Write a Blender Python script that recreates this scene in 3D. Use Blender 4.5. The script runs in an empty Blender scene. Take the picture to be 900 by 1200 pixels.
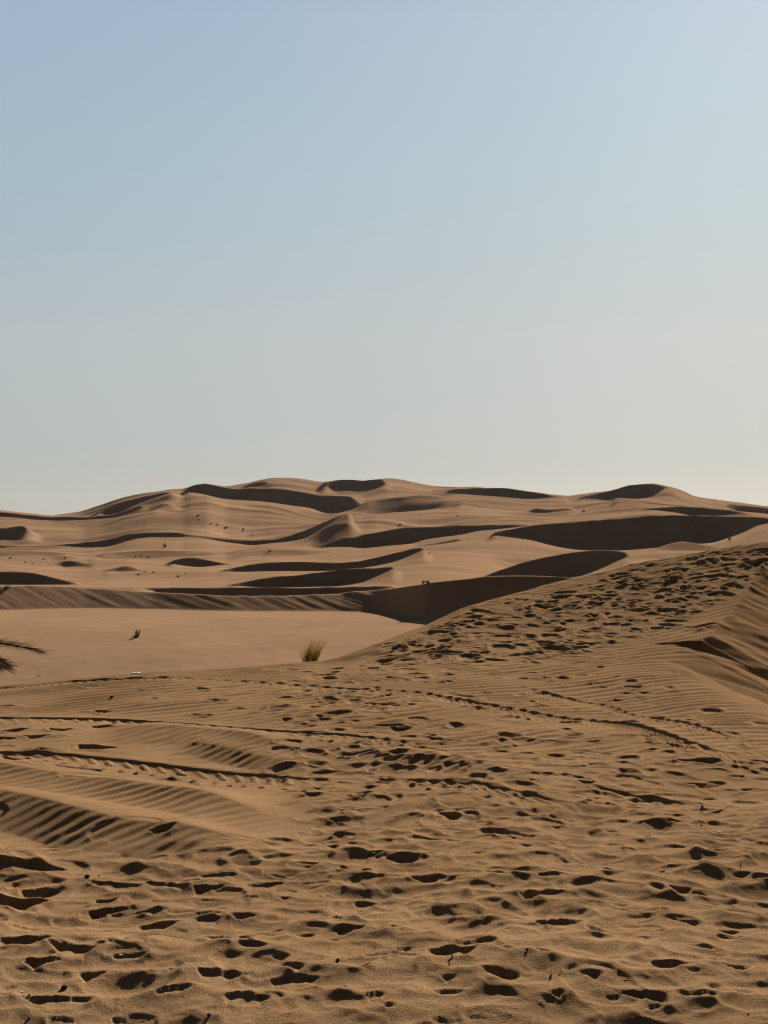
import bpy, math, random
import numpy as np

# ------------------------------------------------------------------ basics
F, EYE = 1734.0, 1.65            # focal length in picture units (900x1200), eye height in metres
SUN_AZ, SUN_EL = 18.0, 21.0      # degrees right of the view direction, degrees above the horizon
random.seed(7)
rng = np.random.default_rng(11)
scene = bpy.context.scene
col = scene.collection


def sstep(a, b, x):
    t = np.clip((x - a) / (b - a), 0, 1)
    return t * t * (3 - 2 * t)


_perm = np.random.default_rng(3).permutation(4096).astype(np.int64)
_ga = np.random.default_rng(4).uniform(0, 2 * math.pi, 4096)
_gx, _gy = np.cos(_ga), np.sin(_ga)


def perlin(x, y, seed=0):
    x = np.asarray(x, float) + seed * 37.17
    y = np.asarray(y, float) + seed * 91.73
    xi, yi = np.floor(x).astype(np.int64), np.floor(y).astype(np.int64)
    xf, yf = x - xi, y - yi
    u, v = xf ** 3 * (xf * (xf * 6 - 15) + 10), yf ** 3 * (yf * (yf * 6 - 15) + 10)

    def g(ix, iy, dx, dy):
        h = _perm[(_perm[ix & 4095] + iy) & 4095]
        return _gx[h] * dx + _gy[h] * dy
    a = g(xi, yi, xf, yf)
    b = g(xi + 1, yi, xf - 1, yf)
    c = g(xi, yi + 1, xf, yf - 1)
    d = g(xi + 1, yi + 1, xf - 1, yf - 1)
    return 1.5 * ((a + (b - a) * u) * (1 - v) + (c + (d - c) * u) * v)


def L(pts, px):
    p = np.array(pts, float)
    return np.interp(px, p[:, 0], p[:, 1])


def LS(pts, px):
    """the same, with its corners rounded off"""
    o = np.linspace(-9, 9, 13)
    return float((L(pts, np.clip(px + o, pts[0][0], pts[-1][0])) * np.exp(-(o / 5) ** 2)).sum() / np.exp(-(o / 5) ** 2).sum())


# ------------------------------------------------------------------ the terrain grid: fan of columns, rows by depth
TMAX = math.radians(20)
u_in = np.arange(-0.275, 0.2751, 0.0009)
u_mid = np.arange(0.277, math.tan(TMAX), 0.0025)
th = [math.atan(v) for v in np.concatenate([-u_mid[::-1], u_in, u_mid])]
a, step, ext = max(th), math.radians(0.3), []
while a < math.pi - 0.06:
    step = min(step * 1.12, math.radians(4))
    a += step
    if a < math.pi - 0.04:
        ext.append(a)
theta = np.array([-t for t in ext[::-1]] + th + ext)
NC = len(theta)
thc = np.clip(theta, -TMAX, TMAX)
PXC = 450 + F * np.tan(thc)                      # picture column each fan column belongs to

rows_near = np.concatenate([np.arange(2.2, 4.2, .05), np.arange(4.2, 12, .011), np.arange(12, 17, .017),
                            np.arange(17, 28.5, .028), np.arange(28.5, 46, .16)])
rows_far = [46.0]
while rows_far[-1] < 620:
    rows_far.append(rows_far[-1] * 1.0024)
while rows_far[-1] < 1500:
    rows_far.append(rows_far[-1] * 1.06)
rows_far = np.array(rows_far)
rows_near = np.append(rows_near, 46.0)


def plan(D, th_, thc_):
    r = D / np.cos(thc_)
    return r * np.sin(th_), r * np.cos(th_)


# ------------------------------------------------------------------ the far dunes: slip faces between a base line and a crest line
SKY = [(-500, 592), (-200, 596), (0, 600), (20, 601.5), (40, 603), (60, 604.5), (80, 604.5), (95, 604), (103, 602), (110, 599.5), (120, 596.5),
       (130, 592.5), (145, 587), (160, 583), (175, 580), (190, 578), (200, 576.5), (215, 575.5), (225, 572), (243, 569), (265, 573),
       (290, 569), (305, 564.8), (320, 562.3), (335, 562.8), (355, 565.2), (375, 568), (390, 566), (405, 564), (413, 563.6),
       (425, 565), (440, 562.8), (455, 562.8), (470, 565), (490, 569), (505, 571.5), (520, 573), (560, 573), (600, 576), (640, 581),
       (668, 584.5), (690, 582), (720, 577), (745, 572), (765, 570), (785, 575), (800, 579.5), (815, 586), (830, 588.5), (850, 589.5),
       (880, 592.5), (900, 594), (1200, 598), (1500, 594)]


# name: base depth, slip slope deg, taper px, crest polyline, base polyline
LAYERS = [
    # --- farthest first
    dict(D=400, s=27, t=10, c=[(282, 571), (290, 569), (305, 564.8), (320, 562.3)], b=[(282, 572), (300, 572), (312, 571), (320, 567)]),
    dict(D=392, s=31, t=9, c=[(372, 568), (390, 566), (405, 564), (413, 563.6), (425, 565), (440, 562.8), (458, 563)],
         b=[(372, 569), (380, 570), (386, 574), (392, 577), (410, 577), (425, 576), (440, 572), (450, 569), (458, 565)]),
    dict(D=350, s=31, t=12, c=[(672, 585), (690, 582), (700, 579.5), (720, 575), (735, 570.5), (745, 569.5), (765, 568.5), (774, 570.5), (800, 579)],
         b=[(672, 586), (690, 586), (710, 588), (730, 588), (750, 589), (765, 588), (772, 578), (780, 573.5), (800, 580)]),
    dict(D=330, s=30, t=10, c=[(845, 589), (860, 591), (880, 592.5), (900, 594), (1200, 598)], b=[(845, 592), (853, 597), (862, 600), (880, 603), (900, 603), (1200, 606)]),
    dict(D=312, s=31, t=8, c=[(212, 577), (225, 570), (235, 567.5), (243, 567), (252, 569), (265, 572), (280, 573.5), (300, 574), (325, 575), (340, 577),
                              (355, 581), (375, 583), (400, 582.3), (414, 582), (420, 586), (440, 589), (460, 586), (475, 580), (500, 576), (520, 575)],
         b=[(212, 578), (225, 577.5), (240, 580), (260, 585), (280, 588), (310, 592), (340, 595), (360, 597), (370, 600), (380, 604), (390, 606),
            (400, 603), (410, 600), (425, 599), (440, 600), (460, 597), (480, 590), (500, 583), (520, 577)]),
    dict(D=318, s=31, t=10, c=[(503, 574.5), (520, 572), (540, 571), (560, 570.5), (580, 571.5), (600, 574), (620, 577), (640, 580), (655, 582.5), (672, 585)],
         b=[(503, 577), (520, 578), (540, 578), (560, 579.5), (580, 582), (600, 585), (620, 587), (640, 586), (655, 585.5), (672, 586)]),
    dict(D=300, s=30, t=18, c=[(100, 604), (120, 596.5), (130, 592.5), (145, 587), (160, 583), (180, 579.5), (200, 576.5), (216, 575.5)],
         b=[(100, 605), (115, 600), (125, 602), (140, 599.5), (155, 592), (170, 587), (185, 582.5), (200, 578), (216, 576)]),
    dict(D=278, s=30, t=8, c=[(-500, 592), (0, 600), (20, 602), (40, 604.5), (60, 607.5), (80, 608), (100, 607.5), (120, 604), (140, 602), (155, 596), (172, 592)],
         b=[(-500, 600), (0, 605), (20, 607), (40, 610), (60, 611.5), (80, 611.5), (110, 611), (135, 610), (150, 605), (172, 593.5)]),
    dict(D=270, s=24, t=14, c=[(560, 594), (600, 593), (640, 598), (680, 596)], b=[(560, 597), (600, 601), (640, 602), (680, 599)]),
    dict(D=285, s=26, t=14, c=[(530, 587), (560, 593), (600, 597), (630, 598)], b=[(530, 590), (560, 597), (600, 600), (630, 599)]),
    dict(D=282, s=30, t=8, c=[(715, 586), (740, 589), (760, 591), (790, 593), (810, 592)], b=[(715, 588), (740, 591.5), (760, 594), (790, 595), (810, 593.5)]),
    dict(D=255, s=30, t=10, c=[(745, 598), (760, 596), (780, 595), (800, 595), (820, 597), (850, 601), (885, 605)],
         b=[(745, 599), (760, 601), (790, 603), (830, 603.5), (860, 605), (885, 606)]),
    # half-lit shoulders
    dict(D=296, s=17.5, t=22, c=[(410, 591), (440, 587), (470, 583), (500, 580), (535, 582)], b=[(410, 599), (440, 603), (470, 602), (500, 597), (535, 590)]),
    dict(D=160, s=17, t=24, c=[(100, 648), (140, 644), (180, 642), (220, 645), (260, 649)], b=[(100, 653), (140, 655), (180, 655), (220, 653), (260, 652)]),
    dict(D=146, s=16, t=24, c=[(-300, 649), (0, 648), (60, 649), (130, 654)], b=[(-300, 656), (0, 656), (60, 657), (130, 657)]),
    dict(D=152, s=16.5, t=24, c=[(265, 648), (310, 643.5), (345, 641.5), (410, 646)], b=[(265, 652), (310, 653), (350, 652), (410, 649)]),
    # soft hill left
    dict(D=262, s=22, t=22, c=[(172, 592), (190, 588), (205, 591), (222, 600)], b=[(172, 595), (190, 600), (205, 601), (222, 602)]),
    dict(D=230, s=30, t=26, c=[(-400, 626), (0, 618), (20, 616), (35, 614), (50, 615)], b=[(-400, 640), (0, 634), (10, 634), (18, 632), (25, 626), (40, 618), (50, 617)]),
    dict(D=206, s=31, t=10, c=[(-400, 636), (0, 641), (30, 642), (60, 641.5), (85, 640), (110, 637), (130, 633.5), (145, 629), (160, 626.5), (180, 626), (200, 627),
                               (225, 629.5), (260, 632), (280, 632.5), (300, 633), (320, 631), (340, 626), (360, 619), (380, 612), (400, 604.5), (420, 599)],
         b=[(-400, 640), (0, 645), (40, 645), (75, 644), (100, 645), (120, 644), (130, 642), (145, 636), (160, 632), (175, 631), (200, 631.5),
            (230, 633), (260, 636), (290, 639.5), (300, 640), (320, 638), (340, 637), (358, 633), (375, 622), (395, 609), (420, 600)]),
    dict(D=190, s=31, t=10, c=[(358, 641), (372, 637), (385, 632), (400, 626), (420, 625), (440, 623), (460, 620), (480, 618), (510, 616), (540, 614), (560, 613.5), (600, 613), (630, 613.5)],
         b=[(358, 642), (380, 641), (390, 637), (405, 637), (415, 640), (425, 648), (440, 645), (460, 643), (480, 641), (488, 634), (500, 630), (520, 627), (540, 625), (560, 620), (580, 619), (600, 617), (630, 616)]),
    dict(D=172, s=27, t=8, c=[(480, 641), (500, 637), (520, 633), (540, 629), (556, 627)], b=[(480, 642), (500, 639.5), (520, 636), (540, 632), (556, 628)]),
    dict(D=166, s=27, t=7, c=[(538, 634), (548, 629), (553, 628), (560, 631), (572, 638)], b=[(538, 641), (548, 641.5), (556, 641), (564, 639), (572, 638.5)]),
    dict(D=150, s=31.5, t=10, c=[(570, 626), (600, 620), (625, 614.5), (660, 611), (690, 608), (720, 606), (760, 603.7), (800, 604), (840, 605.5), (870, 607.5), (885, 608.5), (900, 610), (1300, 614)],
         b=[(570, 627), (600, 629), (625, 632), (650, 638), (670, 642), (690, 644), (710, 646), (735, 646), (768, 645), (797, 642), (835, 640), (850, 635), (870, 628), (885, 619), (900, 616), (1300, 620)]),
    dict(D=128, s=16, t=10, gi=.05, go=.05, c=[(762, 642), (775, 637), (790, 632.5), (799, 631), (815, 634), (835, 638), (860, 642)], b=[(762, 644), (780, 645), (800, 646), (830, 646), (860, 645)]),
    dict(D=134, s=31, t=7, c=[(195, 659), (205, 656.5), (212, 655), (220, 654), (230, 655), (245, 658), (260, 661), (278, 663.5)],
         b=[(195, 660), (203, 661), (210, 663), (222, 667), (235, 669), (245, 668), (260, 664.5), (278, 664.5)]),
    dict(D=138, s=22, t=8, c=[(60, 661), (70, 659.5), (78, 657), (90, 658), (108, 662.5)], b=[(60, 662), (70, 664), (80, 664.5), (100, 664.5), (108, 663.5)]),
    dict(D=118, s=20, t=7, c=[(120, 671), (135, 667.5), (150, 665), (160, 669), (170, 672.5)], b=[(120, 672), (135, 673), (150, 673), (160, 673), (170, 673)]),
    dict(D=114, s=30.5, t=8, c=[(254, 673), (262, 672), (280, 668), (300, 664), (320, 662), (345, 661), (380, 661), (400, 661), (420, 659.5), (440, 655), (465, 648), (480, 643.5), (505, 639)],
         b=[(254, 674), (262, 674), (290, 675), (320, 674), (345, 673), (390, 672), (420, 668), (440, 664), (460, 658.5), (480, 650), (505, 640.5)]),
    dict(D=96, s=30, t=8, c=[(-400, 676), (-100, 673), (0, 671.3), (10, 671), (35, 671.5), (50, 674), (70, 679), (95, 684)], b=[(-400, 686), (-100, 685), (0, 686), (40, 686), (70, 686), (95, 686)]),
    dict(D=95, s=30.5, t=9, c=[(266, 685), (280, 683.5), (290, 682), (300, 680), (320, 677.5), (340, 676.5), (360, 675), (380, 673), (400, 670.5), (420, 669), (440, 668.5), (470, 665)],
         b=[(266, 687), (280, 687), (310, 689), (360, 689), (400, 688), (425, 684), (440, 677), (455, 671), (470, 667)]),
    dict(D=92, s=31.5, t=10, c=[(562, 676), (570, 674.5), (580, 671), (600, 665), (620, 659), (640, 654), (660, 650), (680, 647), (700, 645.5), (720, 646), (745, 650)],
         b=[(562, 677), (580, 678), (620, 680), (645, 681), (680, 676), (710, 664), (730, 656), (745, 652)]),
]
# the long wall across the basin, nearest of the far dunes
WALL = dict(D=72, t=0,
            c=[(-500, 700), (-100, 693), (0, 689), (15, 687), (30, 686), (60, 687), (100, 689), (180, 694), (270, 698), (330, 698), (365, 697), (400, 695), (430, 692), (460, 688),
               (500, 683), (540, 679), (580, 675), (620, 674.5), (645, 675), (680, 678), (740, 688), (900, 705), (1300, 715)],
            b=[(-500, 716), (0, 715), (100, 713.5), (180, 714), (270, 716), (345, 716), (400, 716), (435, 716.8), (455, 719), (475, 722.5), (500, 726), (540, 728), (900, 728), (1300, 728)])
BAND = dict(D=82, s=30, t=12, c=[(-500, 694), (-100, 689), (0, 685), (40, 683.5), (60, 683.5), (90, 685), (130, 687), (180, 688), (310, 688), (360, 688.5), (400, 688), (430, 687), (470, 686)],
            b=[(-500, 702), (0, 691), (30, 689), (100, 692), (180, 697), (270, 701), (330, 701), (365, 700), (400, 697), (430, 693), (470, 687)])

FLOOR = -3.35


def apply_layer(D, z, px, lay, slope, Db=None):
    cx0, cx1 = lay['c'][0][0], lay['c'][-1][0]
    if px < cx0 or px > cx1:
        return z
    t = lay.get('t', 0)
    w = 1.0
    if t:
        if cx0 > -350:
            w = min(w, (px - cx0) / t)
        if cx1 < 1100:
            w = min(w, (cx1 - px) / t)
    w = float(sstep(0, 1, w)) if t else 1.0
    pc, pb = LS(lay['c'], px), LS(lay['b'], px)
    pb = max(pb, pc + .1)
    if t:
        edge = min((px - cx0) if cx0 > -350 else 1e9, (cx1 - px) if cx1 < 1100 else 1e9)
        slope = slope * (.55 + .45 * float(sstep(0, 3.2 * t, edge)))
    ec, eb, s = -(pc - 600) / F, -(pb - 600) / F, math.tan(math.radians(slope))
    Db = lay['D'] if Db is None else Db
    Dc = Db * (s - eb) / (s - ec)
    zb, zc = EYE + eb * Db, EYE + ec * Dc
    h = zc - zb
    dip = .25 * h + .05
    Dd = Dc + dip / .16
    D2 = Dd + lay.get('go', .05) * Db
    D1 = Db * (1 - lay.get('gi', .07))
    z1, z2 = np.interp(D1, D, z), np.interp(D2, D, z)
    zz = np.interp(D, [D1, Db, Dc, Dd, D2], [z1, zb, zc, zc - dip, z2])
    m = (D > D1) & (D < D2)
    out = z.copy()
    out[m] = z[m] * (1 - w) + zz[m] * w
    return out


DK = np.geomspace(80, 440, 70)
DB = np.linspace(44, 71, 40)


def trend(px, D):
    t = (np.log(D / 80) / math.log(440 / 80)) ** 1.05
    return 700 - (700 - L(SKY, px)) * t


# the lit ground between the slip faces: a long rise that passes through the feet of all of them
_P = []
for lay in LAYERS + [BAND]:
    xs = np.arange(lay['b'][0][0] if lay['b'][0][0] > -150 else -150, min(lay['b'][-1][0], 1050) + 1, 6.0)
    _P += [(x, math.log(lay['D']), float(L(lay['b'], x)) - float(trend(np.array(x), lay['D']))) for x in xs]
_P = np.array(_P)


def far_profile(px, D, und):
    wx = np.exp(-((_P[:, 0] - px) / 55) ** 2)
    w_ = wx[None, :] * np.exp(-((np.log(DK)[:, None] - _P[None, :, 1]) / .10) ** 2)
    res = (w_ * _P[None, :, 2]).sum(1) / (w_.sum(1) + .35)
    pk = trend(px, DK) + res
    zk = EYE - (pk - 600) / F * DK
    z = np.interp(D, np.concatenate([[30], DB, [78.5], DK, [520, 700, 1650]]), np.concatenate([[FLOOR - 1.9], FLOOR - 1.9 * ((71 - DB) / 27) ** 1.8, [FLOOR], zk, [-1.5, -14, -24]]))
    for lay in LAYERS:
        z = apply_layer(D, z, px, lay, lay['s'])
    z = apply_layer(D, z, px, BAND, BAND['s']) + und
    # wall: shallow and raked on the left, at the angle of repose where it turns to the right
    sl = L([(-500, 16.5), (200, 16.5), (340, 17), (400, 17), (435, 17.5), (462, 21), (495, 31), (900, 32)], px)
    return apply_layer(D, z, px, dict(WALL, gi=.01, go=.03), sl, 5.0 * F / (L(WALL['b'], px) - 600))


def box(a_, n, axis):
    if n < 1:
        return a_
    p = [(0, 0), (0, 0)]
    p[axis] = (n, n)
    b = np.pad(a_, p, mode='edge')
    out = np.zeros_like(a_)
    for i in range(2 * n + 1):
        sl = [slice(None), slice(None)]
        sl[axis] = slice(i, i + a_.shape[axis])
        out += b[tuple(sl)]
    return out / (2 * n + 1)


Zf = np.zeros((len(rows_far), NC))
TH, DF = np.meshgrid(theta, rows_far)
THC = np.clip(TH, -TMAX, TMAX)
XF, YF = plan(DF, TH, THC)
UND = sstep(80, 110, DF) * np.clip(900 / DF - 1, 0, 1) * 1.6 * (.30 * perlin(XF / 34 + YF / 150, YF / 24, 101) + .20 * perlin(XF / 17, YF / 12, 102) + .16 * (1 - 2 * np.abs(perlin(XF / 30 + YF / 60, YF / 11, 103)))) * np.clip(DF / 170, .4, 1.3)
for k in range(NC):
    Zf[:, k] = far_profile(PXC[k], rows_far, UND[:, k])
Zf = box(box(Zf, 2, 1), 1, 1)
# soft rolling relief on the lit slopes
amp = np.clip((DF - 46) / 60, 0, 1) * np.clip(700 / DF, 0, 1)
Zf += amp * (.05 * perlin(XF / 9 + YF / 30, YF / 7, 2) + .03 * perlin(XF / 3.1, YF / 2.6, 3))
Zf += np.clip(1 - (DF - 60) / 20, 0, 1) * (.10 * perlin(XF / 9, YF / 8, 4) * sstep(46, 50, DF) + .012 * perlin(XF / .9, YF / 1.2, 5))
# rakes running down the wall
Dbw = 5.0 * F / (L(WALL['b'], PXC) - 600)
PXG = np.broadcast_to(PXC, DF.shape)
wm = sstep(0, .6, DF - Dbw) * sstep(0, .5, (Dbw + L([(0, 4.2), (340, 3.6), (440, 3.0), (560, 3)], PXC)) - DF)
q = XF + .95 * DF
rake = perlin(q / .55, DF / 7, 6) + .6 * perlin(q / .23, DF / 5, 7) + .8 * np.abs(perlin(q / 1.3, DF / 9, 8))
Zf += wm * rake * .015 * L([(0, 1), (320, 1), (350, 2.2), (470, 2.4), (520, .5), (900, .3)], PXG)
wside = sstep(math.radians(24), math.radians(50), np.abs(TH))
Zalt = FLOOR + 2.6 + np.clip(np.sqrt(XF ** 2 + YF ** 2) / 300, 0, 1) * (2.5 * perlin(XF / 60, YF / 50, 9) - 3) - np.clip(DF - 600, 0, 9000) * .008
Zf = Zf * (1 - wside) + Zalt * wside

# ------------------------------------------------------------------ the foreground
CR_D = [(-600, 13), (0, 14.2), (200, 14.9), (330, 15.7), (380, 16.5), (450, 17.8), (540, 19.4), (640, 21.2), (740, 22), (820, 22), (900, 22), (1100, 23.5)]
CR_P = [(-600, 806), (0, 804), (40, 801), (80, 798), (150, 793), (220, 788), (280, 784), (330, 780), (380, 776), (400, 771), (450, 752), (500, 733), (540, 714), (560, 708),
        (600, 697), (640, 686), (700, 672), (740, 662), (780, 655), (820, 648), (860, 641), (900, 635), (1100, 622)]


def near_base(px, D):
    Dc, pc = L(CR_D, px), L(CR_P, px)
    zc = EYE - (pc - 600) / F * Dc
    D0 = L([(-600, 9), (380, 12.5), (640, 13.2), (900, 12.5)], px)
    t = np.clip((D - D0) / (Dc - D0), 0, 1)
    z = zc * (t ** 1.75)
    s = np.maximum(D - Dc, 0)
    R, m = 2.2, .55
    drop = np.where(s < R * m, s * s / (2 * R), R * m * m / 2 + m * (s - R * m))
    z = z - drop
    k = .5                                     # soft landing on the basin floor
    fl = FLOOR - 1.9
    return np.where(z < fl + 3, fl + k * np.logaddexp(0, (z - fl) / k), z)


THn, DN = np.meshgrid(theta, rows_near)
THCn = np.clip(THn, -TMAX, TMAX)
XN, YN = plan(DN, THn, THCn)
PXN = 450 + F * np.tan(THCn)
Zbase = near_base(PXN, DN)


def at(px, py):
    """ground point of the plain foreground slope seen at a picture position"""
    d = np.concatenate([np.arange(2.3, 30, .01)])
    z = near_base(np.full_like(d, px), d)
    e = 600 - F * (z - EYE) / d
    i = np.argmax(e <= py)
    if e[i] > py:
        i = np.argmin(e)
    return (px - 450) / F * d[i], d[i]


# blown-out hollow at the right: the ground falls away beyond this line
HL = [(3.05, 6.0), (2.95, 10.0)] + [at(*p) for p in ((905, 842), (878, 834), (860, 822), (840, 810), (815, 789), (797, 771), (815, 760), (842, 734), (856, 716), (873, 698), (882, 678), (902, 660))]
HL += [(HL[-1][0] + 2, HL[-1][1] + 2.2), (14, 32)]
HL = np.array(HL)


def right_of(X, Y, P):
    best, sgn, along = np.full(X.shape, 1e9), np.zeros(X.shape), np.zeros(X.shape)
    tot = 0
    for (x0, y0), (x1, y1) in zip(P[:-1], P[1:]):
        dx, dy = x1 - x0, y1 - y0
        l2 = dx * dx + dy * dy
        t = np.clip(((X - x0) * dx + (Y - y0) * dy) / l2, 0, 1)
        d = np.hypot(X - x0 - t * dx, Y - y0 - t * dy)
        s = np.sign((X - x0) * dy - (Y - y0) * dx)
        m = d < best
        best, sgn, along = np.where(m, d, best), np.where(m, s, sgn), np.where(m, tot + t * math.sqrt(l2), along)
        tot += math.sqrt(l2)
    return best * sgn, along


Z = Zbase.copy()
hs = np.full(DN.shape, -9.0)
m = (XN > 2) & (DN < 40) & (np.abs(THn) < 1.2)
sd, al = right_of(XN[m], YN[m], HL)
hs[m] = sd
wig = .04 * perlin(YN / .7, YN * 0, 12) + .03 * perlin(YN / .22, YN * 0, 13)
hs2 = hs + wig * (YN > 16)
slip = np.tan(np.radians(np.where(YN > 15.8, 34.0, 19 + 15 * sstep(13, 15.8, YN))))
fall = np.where(hs2 > 0, np.minimum(hs2 * slip, .9 + .12 * hs2), 0)
lipr = np.clip(1 - YN / 17, 0, 1)
fall = np.where(YN < 16.5, np.where(hs2 > -.5, np.minimum(slip * np.logaddexp(0, hs2 / .16) * .16, 1.1), 0), fall)
Z -= fall
inh = sstep(-.02, .1, hs2)                        # inside the hollow

# ------------------------------------------------------------------ ripples, lumps
tr = np.clip(1 - sstep(7.0, 10.0, DN) + 0, 0, 1)   # how trampled: everything close by
patch = perlin(XN / 1.6, YN / 2.0, 20)
rm = sstep(-.35, .25, patch + .55 * sstep(8.5, 11.5, DN) - .1)
vis = sstep(45, 30, DN) * (np.abs(THn) < 1.3)


def ripple(X, Y, ang, lam, seed):
    ca, sa = math.cos(math.radians(ang)), math.sin(math.radians(ang))
    v = -X * sa + Y * ca
    w = X * ca + Y * sa
    ph = v / lam + .35 * perlin(w / 1.3, v / .8, seed) + .9 * perlin(X / 4.0, Y / 4.0, seed + 1) + .12 * perlin(w / .4, v / .3, seed + 2)
    f = ph - np.floor(ph)
    prof = np.where(f < .34, f / .34, (1 - f) / .66)      # steep towards the viewer, gentle towards the sun
    return (prof - .5) * (.75 + .5 * perlin(w / .9, v / .5, seed + 3))


# countless older prints, each new one half wiping out the ones before it
infr = np.abs(theta) < TMAX
c0, c1 = np.argmax(infr), len(infr) - np.argmax(infr[::-1])
CS = slice(c0, c1)
U = np.tan(thc)
trod = np.zeros_like(Z)
ZT = np.zeros_like(Z)
rt = random.Random(5)


def tread_print(cx, cy, sc, dmul):
    Lh, Wh, d = .135 * sc, .060 * sc * rt.uniform(.9, 1.7), dmul * rt.uniform(.003, .011) * min(1, .55 + cy / 20)
    R = .33 * sc
    r0, r1 = np.searchsorted(rows_near, [cy - R, cy + R])
    q0, q1 = np.searchsorted(U[CS], [(cx - R) / cy, (cx + R) / cy])
    if r1 - r0 < 3 or q1 - q0 < 3:
        return
    rs, cs = slice(r0, r1), slice(c0 + q0, c0 + q1)
    X, Y = XN[rs, cs], YN[rs, cs]
    an, wsl = rt.gauss(0, .8), rt.uniform(.20, .36)
    dx, dy = X - cx, Y - cy
    l, w = dy * math.cos(an) + dx * math.sin(an), dx * math.cos(an) - dy * math.sin(an)
    wob = .012 * perlin(X / .06 + cx * 7, Y / .06, 47)
    sd = np.hypot(np.maximum(np.abs(l) - Lh + Wh, 0), w * (1 + .5 * l)) - Wh + wob
    pit = -np.clip(-sd * wsl, 0, d) * (1 + .25 * l / Lh)
    lop = 1 + .8 * np.sin(np.arctan2(dy, dx) + rt.uniform(0, 6.28))
    rim_ = d * .38 * lop * np.where(sd > 0, np.exp(-(sd / .040) ** 2), np.exp(sd * 40))
    m_ = sstep(.07, -.01, sd)
    ZT[rs, cs] = ZT[rs, cs] * (1 - .9 * m_) + pit + rim_ * (.35 + .65 * m_)
    trod[rs, cs] = np.maximum(trod[rs, cs], m_)


for _ in range(1350):
    uu_, k = rt.uniform(-.36, .36) * rt.choice((1, 1, 1, 1.35)), rt.random()
    cy = math.sqrt(rt.uniform(3.6 ** 2, 10.2 ** 2))
    px = 450 + F * uu_
    if px < 370 and 7.0 < cy < 11 and rt.random() < .93:
        continue
    if cy > 7.8 and rt.random() < .35:
        continue
    tread_print(uu_ * cy, cy, rt.uniform(.95, 1.5), 1)
for _ in range(170):                                   # the path through the middle and loose walks further out
    cy = rt.uniform(8.5, 15.5)
    px = rt.gauss(430, 55) if rt.random() < .55 else rt.uniform(330, 900)
    tread_print((px - 450) / F * cy, cy, rt.uniform(.8, 1.2), rt.uniform(1.2, 2.1))
for _ in range(330):                                  # the flank of the dune at the right
    px = 450 + 470 * rt.random() ** .85
    lo = float(L(CR_P, px)) + 9
    hi = float(L([(440, 778), (560, 777), (700, 767), (780, 738), (840, 703), (900, 670), (930, 660)], px))
    if hi > lo:
        cx, cy = at(px, lo + (hi - lo) * rt.random())
        tread_print(cx, cy, rt.uniform(1.2, 1.9), rt.uniform(1.2, 2.4))
Z += ZT * (1 - inh)

leftz = sstep(410, 330, PXN) * sstep(6.9, 7.5, DN) * sstep(13, 10.5, DN)
Z += (1 - .75 * trod) * vis * (1 - inh) * (1 - .8 * leftz) * rm * (.0165 * ripple(XN, YN, 33, .150, 30)) * (1 - .35 * sstep(.1, .5, (PXN - 440) / 400) * sstep(14, 16, DN)) * (1 - .6 * tr) * sstep(5, 7, DN)
Z += (1 - .75 * trod) * vis * tr * (1 - leftz) * .017 * ripple(XN, YN, 52, .17, 40) * sstep(-.4, .3, perlin(XN / .9, YN / .9, 44))

# trampled lumps
lum = perlin(XN / .50, YN / .40, 50) + .3 * perlin(XN / .24, YN / .20, 51)
rid = 1 - 2 * np.abs(perlin(XN / .36 + .3 * patch, YN / .25, 52)) + .2 * (1 - 2 * np.abs(perlin(XN / .20, YN / .13, 49)))
tramp = np.clip(tr * .9 + .55 * sstep(0, .5, perlin(XN / 1.7, YN / 1.7, 53)) * sstep(17, 12, DN) + .6 * sstep(.1, .5, (PXN - 440) / 400) * sstep(14, 16, DN) * sstep(-.1, -1.2, hs), .12, 1)
tramp = tramp * (1 - .8 * sstep(410, 330, PXN) * sstep(6.9, 7.5, DN) * sstep(13, 10.5, DN))
Z += vis * (1 - inh) * tramp * (.014 * lum + .011 * rid) * (1 - .25 * sstep(6.5, 4.5, DN))
Z += vis * tr * (1 - leftz) * (.021 * (1 - 2 * np.abs(perlin(XN / .95 + .6 * YN, YN / .55, 48))) + .013 * (1 - 2 * np.abs(perlin(XN / .50 - .4 * YN, YN / .30, 46))))
Z += vis * .05 * perlin(XN / 1.5, YN / 1.3, 54) * sstep(16, 13, DN)
Z += vis * (.0030 * (1 - leftz) * perlin(XN / .075, YN / .065, 55) * sstep(-.5, .4, perlin(XN / .5, YN / .5, 59)) + .0009 * (1 - leftz) * perlin(XN / .032, YN / .032, 56)) * sstep(16, 8, DN)
# streaks raked down the hollow's side
qq = YN * .9 - XN * .5
Z += vis * inh * (.014 * perlin(qq / .30, hs / 1.6, 57) + .009 * perlin(qq / .11, hs / .8, 58))

# ------------------------------------------------------------------ ridges and wheel tracks


def path(pts):
    return np.array([at(*p) for p in pts])


def band_window(P, pad):
    x0, x1, y0, y1 = P[:, 0].min() - pad, P[:, 0].max() + pad, P[:, 1].min() - pad, P[:, 1].max() + pad
    r0, r1 = np.searchsorted(rows_near, [max(y0, 2.2), y1])
    return slice(max(r0 - 1, 0), min(r1 + 1, len(rows_near)))


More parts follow.
